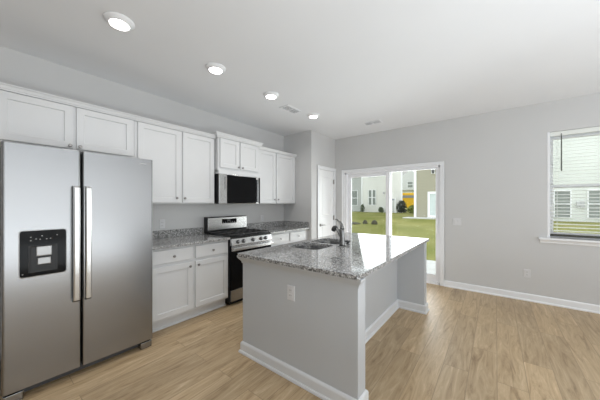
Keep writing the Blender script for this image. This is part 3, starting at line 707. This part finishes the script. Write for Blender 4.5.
hwin(h1, -7.42, 1.25, 2.86, .78, 27, True); hwin(h1, -10.35, 1.2, 2.92, .9, 28.5)
hwin(h1, -7.42, 4.3, 5.8, .78, 27, True)
obj('dryer_vent', B(-6.2, -6.02, 26.93, 27.0, 2.40, 2.62), 'silverplastic', h1)
h2 = thing('house', (1.8, 20, .4), 'tan house at the right of the glazed door view, with a white patio door', 'house', 'neighbouring houses')
obj('wall', B(-.85, 4.2, 18, 27, .2, 6.0), 'sidingtan', h2)
obj('corner_board', B(-.90, -.76, 17.95, 18.06, .2, 6.0), 'vinyl', h2)
obj('roof', gable(-.85, 4.2, 18, 27, 6.2, 2.2), 'roof', h2)
df = obj('patio_door', MB().box(-.07, .05, 17.94, 18.01, .48, 2.13).box(1.6, 1.72, 17.94, 18.01, .48, 2.13).box(.05, 1.6, 17.94, 18.01, 2.0, 2.13).box(.05, 1.6, 17.94, 18.01, .48, .60).box(.78, .88, 17.94, 18.01, .60, 2.0), 'vinyl', h2)
obj('pane', B(.05, 1.6, 17.975, 18.0, .60, 2.0), 'paleglass', df)
ln = obj('lantern', MB().box(.14, .34, 17.93, 18.0, 3.28, 3.62), 'vinyl', h2)
obj('lamp_shade', MB().lathe((.25, 17.87, 3.30), (0, 0, 1), [(0, .05), (.05, .07), (.20, .09), (.24, .03)], 12), 'darkgrey', ln)
tag(obj('stoop_slab', B(-1.35, 2.2, 16.9, 18, .2, .47), 'concrete', h2), 'pale concrete stoop')
h3 = thing('house', (8, 22, .4), 'pale sided house seen through the window blind', 'house', 'neighbouring houses')
obj('wall', B(5.2, 12, 20, 29, .2, 6.0), 'sidingpale', h3)
obj('roof', gable(5.2, 12, 20, 29, 6.2, 2.2), 'roof', h3)
hwin(h3, 6.33, .62, 2.05, .60, 20); hwin(h3, 7.66, .62, 2.05, .70, 20)
obj('meter_box', B(6.86, 7.02, 19.9, 20, 1.2, 1.45).box(7.02, 7.16, 19.88, 20, 1.12, 1.5), 'silverplastic', h3)
h4 = thing('house', (-12, 64, .4), 'distant grey gabled house behind the yellow vehicle', 'house', 'neighbouring houses')
obj('wall', B(-19, -3, 60, 70, .2, 6.0), 'sidingwhite', h4)
obj('roof', gable(-19, -3, 60, 70, 6.2, 4.4, .5), 'roof', h4)
obj('gable_wall', MB().loft([[(-13.6, y, 4.4), (-9.4, y, 4.4), (-9.4, y, 7.2), (-11.5, y, 8.9), (-13.6, y, 7.2)] for y in (58.8, 62)], smooth=False), 'sidinggrey', h4)
hwin(h4, -11.5, 4.9, 6.2, 1.1, 58.8)
hwin(h4, -12.6, 1.4, 3.4, 1.2, 60)
yv = thing('yellow_truck', (-6.5, 41, .4), 'yellow vehicle with a grey band parked between the houses', 'truck')
obj('vehicle_body', B(-9.8, -4.2, 40, 42.2, .70, 3.0), 'yellow', yv, bevel=.08)
obj('side_band', B(-9.7, -4.3, 39.97, 40.1, 2.25, 2.62), 'greyband', yv)
for x in (-9.0, -5.2):
    obj('wheel', MB().lathe((x, 39.98, .90), (0, 1, 0), [(0, .3), (.0, .48), (.30, .48), (.3, .2)], 20), 'rubber', yv)

def blob(name, cx, cy, z0, w, h, material, n, leaf, label, cat, group, seed):
    """shrub: a mass of small leaves round a few stems"""
    rnd = random.Random(seed); t = thing(name, (cx, cy, z0), label, cat, group)
    st = MB()
    for i in range(5):
        a = rnd.uniform(0, 2 * PI); st.tube([(cx, cy, z0 - .05), (cx + w * .15 * math.cos(a), cy + w * .15 * math.sin(a), z0 + h * .4), (cx + w * .3 * math.cos(a), cy + w * .3 * math.sin(a), z0 + h * .75)], [.02, .015, .008], 6)
    obj('stem', st, 'bark', t)
    m = MB()
    for i in range(n):
        a = rnd.uniform(0, 2 * PI); u = rnd.random() ** .5; q = rnd.uniform(.08, 1)
        rad = w / 2 * u * math.sin(PI * (q * .82 + .12)) ** .6
        c = Vector((cx + rad * math.cos(a), cy + rad * math.sin(a), z0 + h * q))
        d = Vector((rnd.gauss(0, 1), rnd.gauss(0, 1), rnd.gauss(.4, 1))).normalized(); e = d.orthogonal().normalized(); f = d.cross(e) * .08
        s = leaf * rnd.uniform(.6, 1.2)
        m.add([c - d * s, c + e * s * .45, c + d * s, c - e * s * .45, c + f * s, ], [(0, 1, 4), (1, 2, 4), (2, 3, 4), (3, 0, 4)])
    obj('foliage', m, material, t); return t
blob('shrub', -3.98, 26.0, G(26), 1.0, 1.22, 'leafdark', 500, .11, 'dark rounded shrub beside the white house corner', 'shrub', 'shrubs by the houses', 1)
blob('shrub', -3.05, 26.6, G(26), 1.1, .75, 'leaf', 450, .11, 'low yellow-green shrub in front of the yellow vehicle', 'shrub', 'shrubs by the houses', 2)
blob('shrub', -8.25, 26.3, G(26), .5, .85, 'leafgrey', 220, .09, 'small grey-green shrub at the corner of the white house', 'shrub', 'shrubs by the houses', 3)
blob('shrub', -6.25, 26.5, G(26), .6, .55, 'leafgrey', 200, .09, 'low grey-green shrub against the white house wall', 'shrub', 'shrubs by the houses', 4)
fe = thing('fence_panel', (-5.05, 26.4, G(26)), 'pale short utility screen fence against the white house', 'fence')
for x in (-5.36, -4.74): obj('post', B(x - .05, x + .05, 26.35, 26.45, .35, 1.95), 'vinyl', fe)
pk = MB()
for i in range(4): pk.box(-5.28 + i * .13, -5.19 + i * .13, 26.38, 26.42, .5, 1.72)
obj('pickets', pk, 'sidinggrey', fe)
obj('top_rail', B(-5.31, -4.79, 26.36, 26.44, 1.72, 1.86), 'greyband', fe)
def stone(cx, cy, w, h, label, seed):
    rnd = random.Random(seed); rings = []; z0 = G(cy) - .03
    ph = [rnd.uniform(.75, 1.1) for _ in range(10)]
    for t, s in ((0, .95), (.35, 1.0), (.7, .75), (.95, .4), (1, .12)):
        rings.append([(cx + w / 2 * s * ph[j] * math.cos(2 * PI * j / 10), cy + w * .35 * s * ph[j] * math.sin(2 * PI * j / 10), z0 + h * t * (0.9 + .1 * ph[j])) for j in range(10)])
    tag(obj('stone', MB().loft(rings), 'stone', None, org=(cx, cy, z0)), label, 'stone', 'stones lying on the lawn')
stone(-2.98, 13.1, .95, .13, 'long low brown stone lying leftmost on the lawn', 5)
stone(-2.36, 13.35, .30, .24, 'upright brown stone on the lawn next to the long low stone', 6)
stone(-1.80, 13.3, .34, .26, 'grey-brown stone on the lawn left of the door stile', 8)
